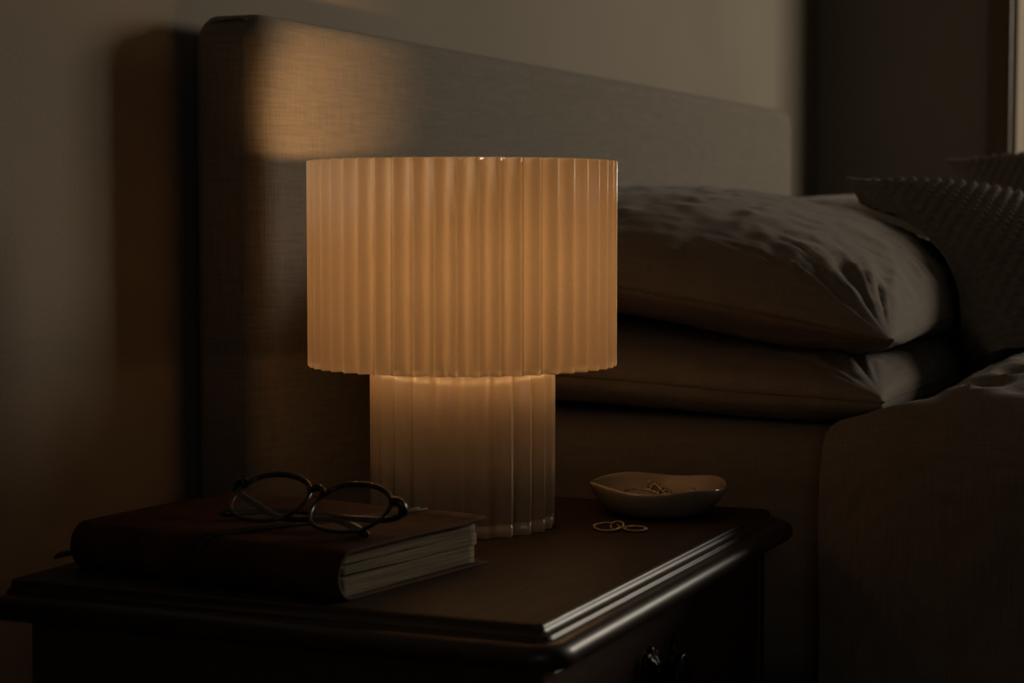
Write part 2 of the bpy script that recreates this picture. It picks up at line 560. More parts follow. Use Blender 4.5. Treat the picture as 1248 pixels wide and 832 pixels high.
# mattress in its fitted sheet
V, Fc = [], []
bm = bmesh.new()
add_box(bm, 1.722, 3.28, -1.18, HY0 - .006, .4235, .658, .035, 6)
bmesh.ops.subdivide_edges(bm, edges=[e for e in bm.edges if e.calc_length() > .15], cuts=40, use_grid_fill=True)
for v in bm.verts:
    p = v.co
    if p.x < 1.80:
        v.co.x += 0.004 * nz(p.y * 5, p.z * 12, 1.3) + .002 * ridge(p.y * 9 - p.z * 20, p.z * 30, 4)
mt = bm_obj('mattress', bm, M['sheet'], None, True)
tag(mt, 'mattress in a taupe fitted sheet under the pillows, beside the nightstand', 'mattress')

P_GROUP = 'linen bed pillows stacked against the headboard'
pl1 = pillow('bed_pillow', 'lower flattened linen pillow of the near stack, lying on the mattress', 'pillow', (2.145, .612, .697), (radians(2.5), 0, 0), (.84, .475, .040, .036), 3.3, M['pillow'], P_GROUP, pt=.30, pb=.25, wave=.003, ear=.03)
settle(pl1, [mt])
pl2 = pillow('bed_pillow', 'plump creased linen pillow on top of the near stack, right behind the lamp', 'pillow', (2.135, .612, .783), (radians(9), radians(0), radians(.6)), (.83, .49, .092, .044), 11.7, M['pillow'], P_GROUP, pt=.55, pb=.42, wr=1.25)
settle(pl2, [pl1])
pl3 = pillow('bed_pillow', 'flat pillow at the bottom of the far stack beneath the pale pillow', 'pillow', (2.955, .612, .700), (radians(2.5), 0, 0), (.64, .475, .042, .039), 5.1, M['pillow_pale'], P_GROUP, n=70, m=60, pt=.30, pb=.25, wave=.003)
settle(pl3, [mt])
pl4 = pillow('bed_pillow', 'pale smooth pillow on the far stack, behind the plump creased pillow', 'pillow', (2.955, .612, .790), (radians(7), 0, radians(-1)), (.64, .48, .088, .046), 8.2, M['pillow_pale'], P_GROUP, n=90, m=70, pt=.55, pb=.42, wr=.6)
settle(pl4, [pl3])


# duvet draped over the side of the bed
def duvet():
    prof = [(1.684, .20), (1.680, .35), (1.678, .50), (1.680, .60), (1.692, .655), (1.727, .683), (1.80, .692), (1.90, .700), (2.05, .704), (2.3, .703), (2.7, .702), (3.15, .698), (3.30, .685), (3.335, .64), (3.34, .55), (3.34, .38), (3.335, .24)]
    pr = catmull([(x, z, 0) for x, z in prof], 10)
    # resample by length
    L = [0.0]
    for a, b2 in zip(pr, pr[1:]): L.append(L[-1] + (b2 - a).length)
    n = 260; P = []
    for i in range(n):
        s = L[-1] * i / (n - 1); k = 0
        while k < len(L) - 2 and L[k + 1] < s: k += 1
        t = (s - L[k]) / max(1e-9, L[k + 1] - L[k]); P.append(pr[k].lerp(pr[k + 1], t))
    m = 130
    V = []
    for i in range(n):
        x, z = P[i].x, P[i].y
        tan = (P[min(i + 1, n - 1)] - P[max(0, i - 1)]).normalized()
        nx, nzz = -tan.y, tan.x
        q_ = max(0.0, min(1.0, (x - 1.69) / .07)); head = .418 - .058 * q_ * q_ * (3 - 2 * q_) - .09 * max(0, min(.42, x - 1.76))
        for j in range(m):
            t = (j / (m - 1)) ** 1.6
            y = head + (-1.15 - head) * t
            d = head - y
            side = max(0.0, min(1.0, (1.75 - x) / .06))
            top = 1 - side
            puff = .006 * sin(min(1, d / .10) * pi / 2) - .016 * exp(-(d / .022) ** 2) * top
            w = .010 * nz(x * 5, y * 5, z * 4) + .0060 * ridge(x * 11 + y * 5, y * 13 - x * 7, 2.2) * min(1, d / .06) * top
            w += .0060 * ridge(x * 18 - y * 9, y * 26 + x * 7, 8.2) * min(1, d / .06) * top
            w = (1 - side) * w + side * (.004 + .005 * nz(y * 8, z * 3, 1.7) + .0025 * ridge(y * 15 + z * 6, z * 7, .4))
            o = puff + w
            V.append((x + nx * o, y + .004 * nz(x * 9, z * 9, 3), z + nzz * o))
    ob = mesh_obj('duvet', V, grid_faces(n, m), M['duvet'])
    so = ob.modifiers.new('thick', 'SOLIDIFY'); so.thickness = .022; so.offset = -1
    ok = sum(1 for p in ob.data.polygons if 2.0 < p.center.x < 3.0 and p.normal.z > 0)
    if ok < 10: ob.data.flip_normals()
    bv = ob.modifiers.new('soft', 'BEVEL'); bv.width = .008; bv.segments = 3; bv.limit_method = 'ANGLE'; bv.angle_limit = radians(60)
    return tag(ob, 'rumpled taupe linen duvet draped over the near side of the bed', 'duvet')


dv = duvet()
settle(dv, [mt], .026)

def seam(o, n, m, r):
    """sewn edge running round the pillow"""
    ids = [i * m for i in range(n)] + [(n - 1) * m + j for j in range(1, m)] + [i * m + m - 1 for i in range(n - 2, -1, -1)] + [j for j in range(m - 2, 0, -1)]
    P = [o.data.vertices[i].co.copy() for i in ids]
    Q = [P[0]]
    for p in P[1:]:
        if (p - Q[-1]).length > .006: Q.append(p)
    return tube('pillow_seam', Q, r, M['piping'], o, 6, True)


seam(pl1, 170, 120, .0016); seam(pl2, 170, 120, .0016)

# chunky knit cushions lying back against the pillows
def cushion(label, A, B, wdir, size, thick, seed, group):
    A, B = Vector(A), Vector(B)
    up = (A - B).normalized()
    w = Vector(wdir); w = (w - up * w.dot(up)).normalized()
    nrm = w.cross(up).normalized()
    n = 190
    V = []
    def shape(u, v, s):
        e = max(0.0, (1 - abs(u) ** 2.3) * (1 - abs(v) ** 2.3))
        x = u * size / 2 * (1 - .07 * (1 - v * v)); y = v * size / 2 * (1 - .07 * (1 - u * u))
        h = thick / 2 * e ** .62
        row = y * 88; colu = x * 66
        k = abs(sin(row * pi)) ** .7 * (0.55 + 0.45 * sin((colu + 0.5 * (int(math.floor(row)) % 2)) * 2 * pi))
        kn = .0060 * k * min(1, e * 8) + .005 * nz(x * 9, y * 9, seed) * min(1, e * 4)
        return Vector((x, y, s * (h + kn) + .006 * nz(u * 1.4, v * 1.4, seed)))
    ps = [(-1 + 2 * i / (n - 1)) for i in range(n)]
    ps = [0.55 * sin(pi / 2 * p) + 0.45 * p for p in ps]
    for i in range(n):
        for j in range(n): V.append(shape(ps[i], ps[j], 1))
    Fc = grid_faces(n, n); bi = {}
    for i in range(n):
        for j in range(n):
            if i in (0, n - 1) or j in (0, n - 1): bi[(i, j)] = i * n + j
            else: bi[(i, j)] = len(V); V.append(shape(ps[i], ps[j], -1))
    for i in range(n - 1):
        for j in range(n - 1): Fc.append((bi[(i, j)], bi[(i, j + 1)], bi[(i + 1, j + 1)], bi[(i + 1, j)]))
    o = mesh_obj('knit_cushion', V, Fc, M['knit'])
    c = (A + B) / 2 + w * size / 2
    o.matrix_world = Matrix(((w.x, up.x, nrm.x, c.x), (w.y, up.y, nrm.y, c.y), (w.z, up.z, nrm.z, c.z), (0, 0, 0, 1)))
    tag(o, label, 'cushion', group)
    return o


KG = 'knitted cushions leaning on the pillows'
cu1 = cushion('large nubby knit cushion in front, its pointed corner leaning on the creased pillow', (2.262, .532, .887), (1.985, .327, .716), (.75, -.60, -.20), .43, .19, 2.0, KG)
settle(cu1, [mt, dv, pl1, pl2, pl3, pl4], .006, .25, .014)
cu2 = cushion('second nubby knit cushion peeking up behind the large front one', (2.87, .53, .925), (2.60, .35, .735), (.56, -.83, 0.0), .42, .13, 6.0, KG)
settle(cu2, [mt, dv, pl1, pl2, pl3, pl4, cu1], .006, .25, .014)


# ------------------------------------------------------------------ nightstand
NX0, NX1, NY0, NY1 = 1.116, 1.636, 0.453, 0.850
ns = empty('nightstand', ((NX0 + NX1) / 2, (NY0 + NY1) / 2, 0))
tag(ns, 'dark walnut nightstand with a moulded top edge and ornate dark pulls', 'nightstand')
profile = [(0, 0), (.0007, -.0002), (.0014, -.0008), (.0017, -.002), (.0022, -.0036), (.0034, -.0050), (.0052, -.0058), (.0063, -.0061), (.0070, -.0068), (.0072, -.0080), (.0078, -.0089), (.0090, -.0093)]
for k in range(17):
    a = pi / 2 + .15 - (pi + .15) * k / 16
    profile.append((.0135 + .0085 * cos(a), -.0178 + .0085 * sin(a)))
profile += [(.008, -.0268), (.002, -.0268)]


def top_loop(o, z):
    r = .003
    pts = [(NX0 - o, NY1)]
    for (cx, cy, a0) in ((NX0 + r, NY0 + r, pi), (NX1 - r, NY0 + r, 1.5 * pi)):
        for k in range(7):
            a = a0 + pi / 2 * k / 6
            pts.append((cx + (r + o) * cos(a), cy + (r + o) * sin(a)))
    pts.append((NX1 + o, NY1))
    return [(x, y, T + z) for x, y in pts]


V, Fc = [], []
n = 16
prof2 = [(-.012, -.0268), (-.012, -.0002)] + profile + [(-.012, -.0268)]
for (o_, z_) in prof2: V += top_loop(o_, z_)
for i in range(len(prof2) - 1):
    for k in range(n):
        Fc.append((i * n + k, i * n + (k + 1) % n, (i + 1) * n + (k + 1) % n, (i + 1) * n + k))
top = local(mesh_obj('edge_moulding', V, Fc, M['wood_edge'], None, True), ns)
top.modifiers.new('wn', 'WEIGHTED_NORMAL')
V = top_loop(-.0004, .0003) + top_loop(-.0004, -.0265)
Fc = [tuple(range(n)), tuple(range(n, 2 * n))[::-1]] + [(k, (k + 1) % n, n + (k + 1) % n, n + k) for k in range(n)]
local(mesh_obj('tabletop', V, Fc, M['wood'], None, False), ns)
BX0, BX1, BY0 = NX0 + .014, NX1 + .006, NY0 + .004
bm = bmesh.new()
add_box(bm, BX0, BX0 + .02, BY0, NY1 - .004, .07, T - .0265, .0015, 2)      # sides
add_box(bm, BX1 - .016, BX1, BY0, NY1 - .004, .07, T - .0265, .0015, 2)
add_box(bm, BX0 + .018, BX1 - .014, NY1 - .02, NY1 - .006, .07, T - .0265)   # back
add_box(bm, BX0 + .018, BX1 - .014, BY0 + .03, NY1 - .01, .07, .09)          # bottom
add_box(bm, BX0 + .018, BX1 - .014, BY0 + .002, NY1 - .01, T - .036, T - .0266)
add_box(bm, BX0 + .018, BX1 - .014, BY0 + .004, BY0 + .04, T - .1275, T - .1155)   # rails between the drawers
add_box(bm, BX0 + .018, BX1 - .014, BY0 + .004, BY0 + .04, T - .335, T - .322)
local(bm_obj('carcass', bm, M['wood_body']), ns)
bm = bmesh.new()
add_box(bm, BX0 - .01, BX1 + .01, BY0 - .01, NY1 - .004, .03, .075, .006, 3)
for (x, y) in ((BX0 + .01, BY0 + .01), (BX1 - .04, BY0 + .01), (BX0 + .01, NY1 - .05), (BX1 - .04, NY1 - .05)):
    add_box(bm, x, x + .035, y, y + .035, 0, .032, .003, 2)
local(bm_obj('plinth', bm, M['wood_body']), ns)


def knob(parent, x, y, z):
    """ornate cast pull: petalled rosette, stem, pointed leaf and an oval face with a raised rim"""
    def ros(a, r, q): return (r * (1 + .10 * cos(8 * a) * min(1, r / .012)), q)
    V, Fc = lathe_data([(.0152, 0), (.0155, .002), (.013, .0045), (.0095, .0052), (.0085, .0075), (.0055, .009), (.0045, .012), (.0045, .021), (.007, .0235)], 48, True, True, ros)
    R = Matrix.Rotation(radians(90), 4, 'X')
    V = [R @ Vector(v) for v in V]
    k = mesh_obj('drawer_pull', V, Fc, M['iron'], parent, True); k.location = (x, y, z); k.scale = (1.12, .80, 1.08)
    # leaf plate
    prof = [(0, .027), (.003, .0215), (.0065, .018), (.0062, .0145), (.0105, .0105), (.0095, .006), (.0125, .001), (.0115, -.006), (.008, -.0125), (.0045, -.016), (0, -.0175)]
    out = [(a, c) for a, c in prof] + [(-a, c) for a, c in prof[-2:0:-1]]
    nn = len(out)
    V, Fc = [], []
    for (sc, yy) in ((.85, -.0200), (1.0, -.0225), (1.0, -.0245), (.7, -.0275), (.25, -.0295)):
        V += [(a * sc, yy, c * sc) for a, c in out]
    for i in range(4):
        for q in range(nn): Fc.append((i * nn + q, i * nn + (q + 1) % nn, (i + 1) * nn + (q + 1) % nn, (i + 1) * nn + q))
    Fc.append(tuple(range(nn))); Fc.append(tuple(4 * nn + q for q in range(nn)))
    l = mesh_obj('pull_leaf', V, Fc, M['iron'], k, False)
    # oval face with rim
    Vr, Fr = [], []
    ring = [(.0115 * cos(2 * pi * q / 40), -.0315, -.003 + .0140 * sin(2 * pi * q / 40)) for q in range(40)]
    Vr, Fr = tube_data(ring, .0021, 10, True)
    off = len(Vr)
    for (sc, yy) in ((1.0, -.0290), (1.0, -.0312), (.55, -.0325), (.15, -.0330)):
        Vr += [(.0115 * sc * cos(2 * pi * q / 40), yy, -.003 + .0140 * sc * sin(2 * pi * q / 40)) for q in range(40)]
    for i in range(3):
        for q in range(40): Fr.append((off + i * 40 + q, off + i * 40 + (q + 1) % 40, off + (i + 1) * 40 + (q + 1) % 40, off + (i + 1) * 40 + q))
    Fr.append(tuple(off + q for q in range(40))); Fr.append(tuple(off + 120 + q for q in range(40)))
    mesh_obj('pull_face', Vr, Fr, M['iron'], k, True)
    return k


for (z0, z1) in ((T - .1145, T - .0375), (T - .320, T - .129), (T - .505, T - .337)):
    d = local(box_obj('drawer', (BX0 + .021, BX1 - .0175, BY0 + .001, NY1 - .06, z0, z1), M['wood_body'], None, .0015, 2), ns)
    knob(d, 1.338, BY0 + .001, (z0 + z1) / 2)
    # drawers carry the nightstand offset: place the pull in world terms
for d in [o for o in bpy.data.objects if o.name.startswith('drawer') and not o.name.startswith('drawer_pull')]:
    for c in d.children: c.matrix_parent_inverse = Matrix.Identity(4)

# ------------------------------------------------------------------ lamp
LX, LY = 1.456, 0.660
lamp = empty('table_lamp', (LX, LY, T))
tag(lamp, 'lit fluted cream table lamp with drum shade standing on the nightstand', 'lamp')
RS, ZS0, ZS1 = 0.1255, 0.1315, 0.2965
RB = 0.0755
view_dir = math.atan2(-LY, -LX)


def flutes(R, n_fl, depth, per, phase, eps=.07):
    """hollow flutes meeting in slightly rounded ridges; points crowd at the ridges"""
    out = []
    for f in range(n_fl):
        for k in range(per):
            t = k / per
            u = t - .11 * sin(2 * pi * t)
            q = abs(sin(pi * u))
            r = R - depth * (sqrt(q * q + eps * eps) - eps) / (sqrt(1 + eps * eps) - eps)
            out.append((phase + 2 * pi * (f + u) / n_fl, r))
    return out


def fluted_wall(R, nf, depth, per, phase, zs, eps=.07):
    fl = flutes(R, nf, depth, per, phase, eps); n = len(fl)
    V, Fc = [], []
    for (z, inset) in zs:
        for a, r in fl: V.append(((r - inset) * cos(a), (r - inset) * sin(a), z))
    for i in range(len(zs) - 1):
        for k in range(n): Fc.append((i * n + k, i * n + (k + 1) % n, (i + 1) * n + (k + 1) % n, (i + 1) * n + k))
    return V, Fc, n


ph = view_dir + radians(7.5 * -.27)
zs = [(ZS0, .0016), (ZS0, 0.0006), (ZS0 + .0008, 0)] + [(ZS0 + (ZS1 - ZS0) * t, 0) for t in (.25, .5, .75)] + [(ZS1 - .0008, 0), (ZS1, .0006), (ZS1, .0016)]
V, Fc, n = fluted_wall(RS, 48, .0076, 24, ph, zs, eps=.33)
mesh_obj('lamp_shade', V, Fc, M['shade'], lamp)
# base column with foot band
zs = [(0.0, .004), (0.0, .0012), (.0008, .0004), (.0098, .0004), (.0102, .0011), (.0108, .0011), (.0112, 0)] + [(.0112 + (.145 - .0112) * t, 0) for t in (.33, .66)] + [(.1445, 0), (.1455, .001), (.1455, .004)]
V, Fc, n = fluted_wall(RB, 24, .0056, 30, view_dir, zs, eps=.38)
Fc.append(tuple(range(n))[::-1])
mesh_obj('lamp_base', V, Fc, M['lamp_body'], lamp)
# added film closing the ring between shade and base, holds back bulb spill
V, Fc = [], []
for (r_) in (RB + .0006, RB + .02, RS - .0058):
    for k in range(96): V.append((r_ * cos(2 * pi * k / 96), r_ * sin(2 * pi * k / 96), ZS0 + .0040))
for i in range(2):
    for k in range(96): Fc.append((i * 96 + k, i * 96 + (k + 1) % 96, (i + 1) * 96 + (k + 1) % 96, (i + 1) * 96 + k))
mesh_obj('added_spill_film', V, Fc, M['film'], lamp)
lathe('bulb_socket', [(.021, .145), (.021, .150), (.017, .152), (.017, .186), (.0145, .190)], M['brass'], lamp, 32)
lathe('light_bulb', [(.0135, .188), (.015, .194), (.021, .205), (.027, .215), (.029, .224), (.0275, .233), (.022, .242), (.013, .248), (.003, .250)], M['bulb'], lamp, 32)
tube('added_glow_ring', [(.098 * cos(2 * pi * k / 72), .098 * sin(2 * pi * k / 72), ZS0 + .0012) for k in range(72)], .00092, M['bulb'], lamp, 8, True)  # added glowing ring hidden under the shade, lights the top of the base
for k in range(3):
    a = view_dir + pi + radians(70) * (k - 1)
    tube('shade_arm', catmull([(.019 * cos(a), .019 * sin(a), .149), (.06 * cos(a), .06 * sin(a), .1485), (.1195 * cos(a), .1195 * sin(a), .1435)], 5), .0016, M['brass'], lamp, 6)

# ------------------------------------------------------------------ leather journal
jr = empty('leather_journal', (1.1235, .5985, T), radians(-9.5))
tag(jr, 'thick worn brown leather journal lying on the nightstand under the eyeglasses', 'book')
JL, JW, JT, ct = .240, .170, .0335, .0024


def cover_sec(t):
    """closed cover outline in (x, z) at long position t (0..1)"""
    lift = .0012 * nz(t * 4, 1.0, 0)
    out_top, in_top = [], []
    r = .0148
    for k in range(13):                  # top, from fore edge to spine
        s = k / 12
        x = JW + .006 - s * (JW + .006 - r)
        zz = JT + .0015 * sin(pi * s) * (0.6 + 0.4 * sin(t * 7)) + .0022 * max(0, .16 - s) / .16 + lift
        out_top.append((x, zz))
    sp = []
    for k in range(1, 14):
        a = pi / 2 + pi * k / 14
        sp.append((r + r * cos(a) * 1.03, JT / 2 + (JT / 2) * sin(a)))
    bot = []
    for k in range(13):
        s = k / 12
        bot.append((r + s * (JW + .008 - r), .0 + .0008 * max(0, s - .85)))
    outer = out_top + sp + bot
    inner = []
    m = len(outer)
    for i, (x, z) in enumerate(outer):
        a = outer[max(0, i - 1)]; c = outer[min(m - 1, i + 1)]
        tx, tz = c[0] - a[0], c[1] - a[1]; l = sqrt(tx * tx + tz * tz)
        inner.append((x - tz / l * ct, z + tx / l * ct))
    return outer, inner


V, Fc = [], []
nt_ = 33
for j in range(nt_):
    t = j / (nt_ - 1)
    ou, inn = cover_sec(t)
    ring = ou + inn[::-1]
    m_ = len(ring)
    ends = .0016 * (1 if j in (0, nt_ - 1) else 0)
    V += [(x, t * JL, z) for x, z in ring]
for j in range(nt_ - 1):
    for k in range(m_): Fc.append((j * m_ + k, j * m_ + (k + 1) % m_, (j + 1) * m_ + (k + 1) % m_, (j + 1) * m_ + k))
h_ = m_ // 2
for j in (0, nt_ - 1):
    for k in range(h_ - 1): Fc.append((j * m_ + k, j * m_ + k + 1, j * m_ + m_ - 2 - k, j * m_ + m_ - 1 - k))
mesh_obj('cover', V, Fc, M['leather'], jr)


def pages(z0a, z1a, z0b, z1b, x1, sd):
    """stack of pages: heights at the spine (a) and at the fore edge (b)"""
    V, Fc = [], []
    nx, ny, nk = 22, 14, 26
    def pt(i, j, k):
        s = i / (nx - 1); t = j / (ny - 1); q = k / (nk - 1)
        zl = z0a + (z0b - z0a) * s; zh = z1a + (z1b - z1a) * s
        x = .0055 + (x1 - .0055) * s
        bow = .0035 * (1 - (2 * q - 1) ** 2)
        if i == nx - 1: x += .0012 * nz(q * 20, t * 3, sd)
        y = .0035 + (JL - .007) * t
        if j == 0: y += .0010 * nz(q * 22, s * 3, sd + 4)
        if i == 0: x += .004 * (2 * abs(q - .5)) ** 3
        return (x, y, zl + (zh - zl) * q + .0006 * nz(s * 5, q * 3, sd) * (1 if 0 < k < nk - 1 else .6))
    ids = {}
    def vid(i, j, k):
        if (i, j, k) not in ids:
            ids[(i, j, k)] = len(V); V.append(pt(i, j, k))
        return ids[(i, j, k)]
    for i in range(nx - 1):
        for k in range(nk - 1):
            for j in (0, ny - 1): Fc.append((vid(i, j, k), vid(i + 1, j, k), vid(i + 1, j, k + 1), vid(i, j, k + 1)))
    for j in range(ny - 1):
        for k in range(nk - 1):
            for i in (0, nx - 1): Fc.append((vid(i, j, k), vid(i, j + 1, k), vid(i, j + 1, k + 1), vid(i, j, k + 1)))
    for i in range(nx - 1):
        for j in range(ny - 1):
            for k in (0, nk - 1): Fc.append((vid(i, j, k), vid(i + 1, j, k), vid(i + 1, j + 1, k), vid(i, j + 1, k)))
    return V, Fc


for (za, zb, zc, zd, x1, sd) in ((.0028, .0148, .0030, .0150, .1655, 1.0), (.0174, .0226, .0156, .0236, .1685, 3.0), (.0246, .0302, .0239, .0309, .1665, 6.0)):
    V, Fc = pages(za, zb, zc, zd, x1, sd)
    mesh_obj('page_block', V, Fc, M['paper'], jr)


def cord_loop(y_sp, y_fe, out):
    ou, _ = cover_sec(.45)
    pts = []
    for (x, z) in ou:
        s = max(0, min(1, x / JW)); y = y_sp + (y_fe - y_sp) * s
        cx, cz = JW * .45, JT / 2
        if x > .02: off = (0, out if z > JT / 2 else -.0002)
        else:
            l = sqrt((x - .0148) ** 2 + (z - cz) ** 2); off = ((x - .0148) / l * out, (z - cz) / l * out)
        pts.append((x + off[0], y, max(z + off[1], out * .8)))
    x_f = JW + .0095
    y = y_fe
    pts.append((x_f, y, JT * .3)); pts.append((x_f, y, JT * .7))
    return pts


tube('wrap_cord', cord_loop(.128, .060, .0009), .0014, M['cord'], jr, 8, True)
tube('wrap_cord', cord_loop(.119, .053, .0009), .0014, M['cord'], jr, 8, True)
tube('cord_end', catmull([(.006, .232, .0125), (.003, .242, .0112), (-.001, .2495, .0095), (-.003, .254, .0068)], 5), [.0020] * 10 + [.0019, .0018, .0016, .0013, .001, .0006], M['cord'], jr, 8, False, .5)

# ------------------------------------------------------------------ eyeglasses
gl_root = empty('eyeglasses', (1.21, .655, T + .0355))
tag(gl_root, 'dark round framed eyeglasses folded on top of the leather journal', 'eyeglasses')
FW = Vector((.9209, .3898, 0)); RT = Vector((.3898, -.9209, 0)); UP = Vector((0, 0, 1))
e_s = (RT * .060 - FW * .030 - UP * .0032).normalized()
hor = (FW - e_s * FW.dot(e_s)); hor.z = 0; hor.normalize()
e_t = (hor * cos(radians(31)) + UP * sin(radians(31))); e_t = (e_t - e_s * e_t.dot(e_s)).normalized()
e_n = e_s.cross(e_t).normalized()            # front of the frame
CR = Vector((1.1930, .6265, T + .0525))
SEP = .0655
CL_ = CR - e_s * SEP
gl_loc = Vector(gl_root.location)


def gp(c, s, t, nrm=0.0): return c + e_s * s + e_t * t + e_n * nrm - gl_loc


def rim_pts(c, sgn, k=1.0, n=56):
    out = []
    for i in range(n):
        a = 2 * pi * i / n
        ca, sa = cos(a), sin(a)
        s = .0285 * k * math.copysign(abs(ca) ** .88, ca)
        t = .0255 * k * math.copysign(abs(sa) ** .9, sa)
        s *= 1 + .05 * (t / .0255)           # a little wider at the brow
        out.append(gp(c, s, t, -.0014 * (s / .0285) ** 2))
    return out


Vf, Ff = [], []
def joinf(d):
    off = len(Vf); Vf.extend(d[0]); Ff.extend([tuple(i + off for i in f) for f in d[1]])
for c in (CR, CL_): joinf(tube_data(rim_pts(c, 1), [.00145 + .0007 * max(0, sin(2 * pi * q / 56)) for q in range(56)], 10, True))
# bridge, hinge blocks
joinf(tube_data(catmull([gp(CL_, .0262, .0108), gp(CL_, .0292, .0132, .001), gp(CL_, SEP / 2, .0146, .0018), gp(CR, -.0292, .0132, .001), gp(CR, -.0262, .0108)], 6), .0025, 10))
joinf(tube_data(catmull([gp(CR, .0270, .0120), gp(CR, .0320, .0128, -.0005), gp(CR, .0352, .0120, -.0040), gp(CR, .0352, .0105, -.0090)], 5), [.0032] * 12 + [.0036] * 4, 10))
joinf(tube_data(catmull([gp(CL_, -.0270, .0120), gp(CL_, -.0320, .0128, -.0005), gp(CL_, -.0352, .0120, -.0040), gp(CL_, -.0352, .0105, -.0090)], 5), [.0032] * 12 + [.0036] * 4, 10))
mesh_obj('spectacle_frame', Vf, Ff, M['acetate'], gl_root)
for c in (CL_, CR):
    V, Fc = [], []
    for d in (.0006, -.0006):
        rp = rim_pts(c, 1, .975); V += [p + e_n * d for p in rp]
    n = len(rp)
    for i in range(n): Fc.append((i, (i + 1) % n, n + (i + 1) % n, n + i))
    Fc.append(tuple(range(n))); Fc.append(tuple(n + i for i in range(n))[::-1])
    mesh_obj('lens', V, Fc, M['lens'], gl_root, False)
zb = T + .0385
# folded temples lying behind the lenses
hR = gp(CR, .0352, .0105, -.0090); hL = gp(CL_, -.0352, .0105, -.0090)
def wp(x, y, z): return Vector((x, y, z)) - gl_loc
tR = catmull([hR, gp(CR, .022, .006, -.0125), gp(CR, -.012, .003, -.013), wp(1.2350, .6930, T + .0405), wp(1.2260, .7230, T + .0395), wp(1.2130, .7420, T + .0385)], 6)
tL = catmull([hL, gp(CL_, -.015, .002, -.0105), gp(CL_, .012, -.006, -.0125), wp(1.2060, .6490, T + .0415), wp(1.1905, .6225, T + .0400), wp(1.1745, .6035, T + .0375)], 6)
tube('temple', tR, [.0022] * (len(tR) - 9) + [.0023, .0025, .0028, .0030, .0031, .0031, .0029, .0025, .0016], M['acetate'], gl_root, 10, False, 1.2)
tube('temple', tL, [.0022] * (len(tL) - 9) + [.0023, .0025, .0028, .0030, .0031, .0031, .0029, .0025, .0016], M['acetate'], gl_root, 10, False, 1.2)

# ------------------------------------------------------------------ dish and jewellery
DX, DY = 1.5785, .5335
cam_a = math.atan2(-.9209, .3898)


def dish_mod(a, r, z):
    c = a - cam_a
    k = r / .058
    w = cos(4 * (c - radians(25)))
    up_ = max(0, z - .006) / .02
    zz = z + up_ * (.0014 * w + .0010 * sin(c + .4) - .0007 * cos(c) + .0008 * cos(2 * c))
    rr = r * (1 + .006 * k * cos(3 * (c + .6)) + .006 * k * w)
    return rr, max(0, zz)


outer = [(.026, 0), (.033, .0003), (.0385, .0018), (.0450, .0055), (.0508, .0108), (.0550, .0165), (.0577, .0218), (.0586, .0250), (.0584, .0264), (.0571, .0269)]
inner = [(.0557, .0262), (.0538, .0215), (.0500, .0162), (.0445, .0115), (.0370, .0080), (.0260, .0062), (.0140, .0052), (.0020, .0050)]
dish = lathe('trinket_dish', outer + inner, M['ceramic'], None, 96, True, True, dish_mod)
dish.location = (DX, DY, T)
tag(dish, 'small wavy rimmed beige ceramic dish holding jewellery on the nightstand corner', 'dish')


def in_z(rho):
    ip = sorted([(r, z) for r, z in inner])
    for (r0, z0), (r1, z1) in zip(ip, ip[1:]):
        if rho <= r1: return z0 + (z1 - z0) * max(0, (rho - r0)) / (r1 - r0)
    return ip[-1][1]


def dish_pt(a, b_, lift): # a: to the right of the camera, b_: away from it
    rho = sqrt(a * a + b_ * b_)
    p = RT * a + FW * b_
    return Vector((DX + p.x, DY + p.y, T + in_z(rho) + lift))


# gold hoop lying in the dish
cen = dish_pt(-.013, .014, .0)
hoop = []
for k in range(48):
    q = 2 * pi * k / 48
    a, b_ = -.0125 + .0175 * cos(q), .016 + .0175 * sin(q)
    hoop.append(Vector((RT.x * a + FW.x * b_ + DX, RT.y * a + FW.y * b_ + DY, T + .0125 + .20 * (b_ - .016) - .05 * (a + .0125))))
org = Vector((DX, DY, T + .006))
hp = tube('hoop_earring', [p - org for p in hoop], .0009, M['gold'], None, 8, True); hp.location = org
V, Fc = lathe_data([(.0004, -.0022), (.0015, -.0016), (.0022, 0), (.0015, .0016), (.0004, .0022)], 16)
bead_loc = hoop[24] - org
mesh_obj('hoop_bead', [Vector(v) + bead_loc for v in V], Fc, M['gold'], hp)
tag(hp, 'thin gold hoop with a bead lying in the ceramic dish', 'earring')
# beaded chain heaped in the dish
key = [(-.0040, .0380, .0060), (.0000, .0430, .0085), (.0040, .0400, .0070), (.0050, .0330, .0075), (.0030, .0260, .0085), (.0015, .0190, .0080), (-.002, .0150, .006), (.003, .0120, .0055), (.0075, .0165, .0085), (.0040, .0220, .0115), (.0075, .0270, .0100), (.0120, .0220, .0085), (.0100, .0160, .0080), (.0140, .0180, .0060), (.0170, .0250, .0050), (.0210, .0230, .0045), (.0250, .0285, .0040), (.0300, .0290, .0035), (.0345, .0320, .0030)]
path = catmull([dish_pt(*k) for k in key], 10)
V, Fc = [], []
org = Vector((DX, DY, T + .006))
acc, last, cnt = 0.0, path[0], 0
ico = bmesh.new(); bmesh.ops.create_icosphere(ico, subdivisions=2, radius=1.0)
iv = [v.co.copy() for v in ico.verts]; ico.verts.index_update(); ifc = [tuple(v.index for v in f.verts) for f in ico.faces]; ico.free()
for p in path:
    acc += (p - last).length; last = p
    if acc >= .0026 or cnt == 0:
        acc = 0; cnt += 1
        rr = .0017 + .0005 * random.random()
        off = len(V)
        V += [p - org + v * rr + Vector((0, 0, .0004 * random.random())) for v in iv]
        Fc += [tuple(i + off for i in f) for f in ifc]
d = tube_data([p - org for p in path], .0005, 6)
off = len(V); V += d[0]; Fc += [tuple(i + off for i in f) for f in d[1]]
ch = mesh_obj('bead_chain', V, Fc, M['gold'], None); ch.location = org
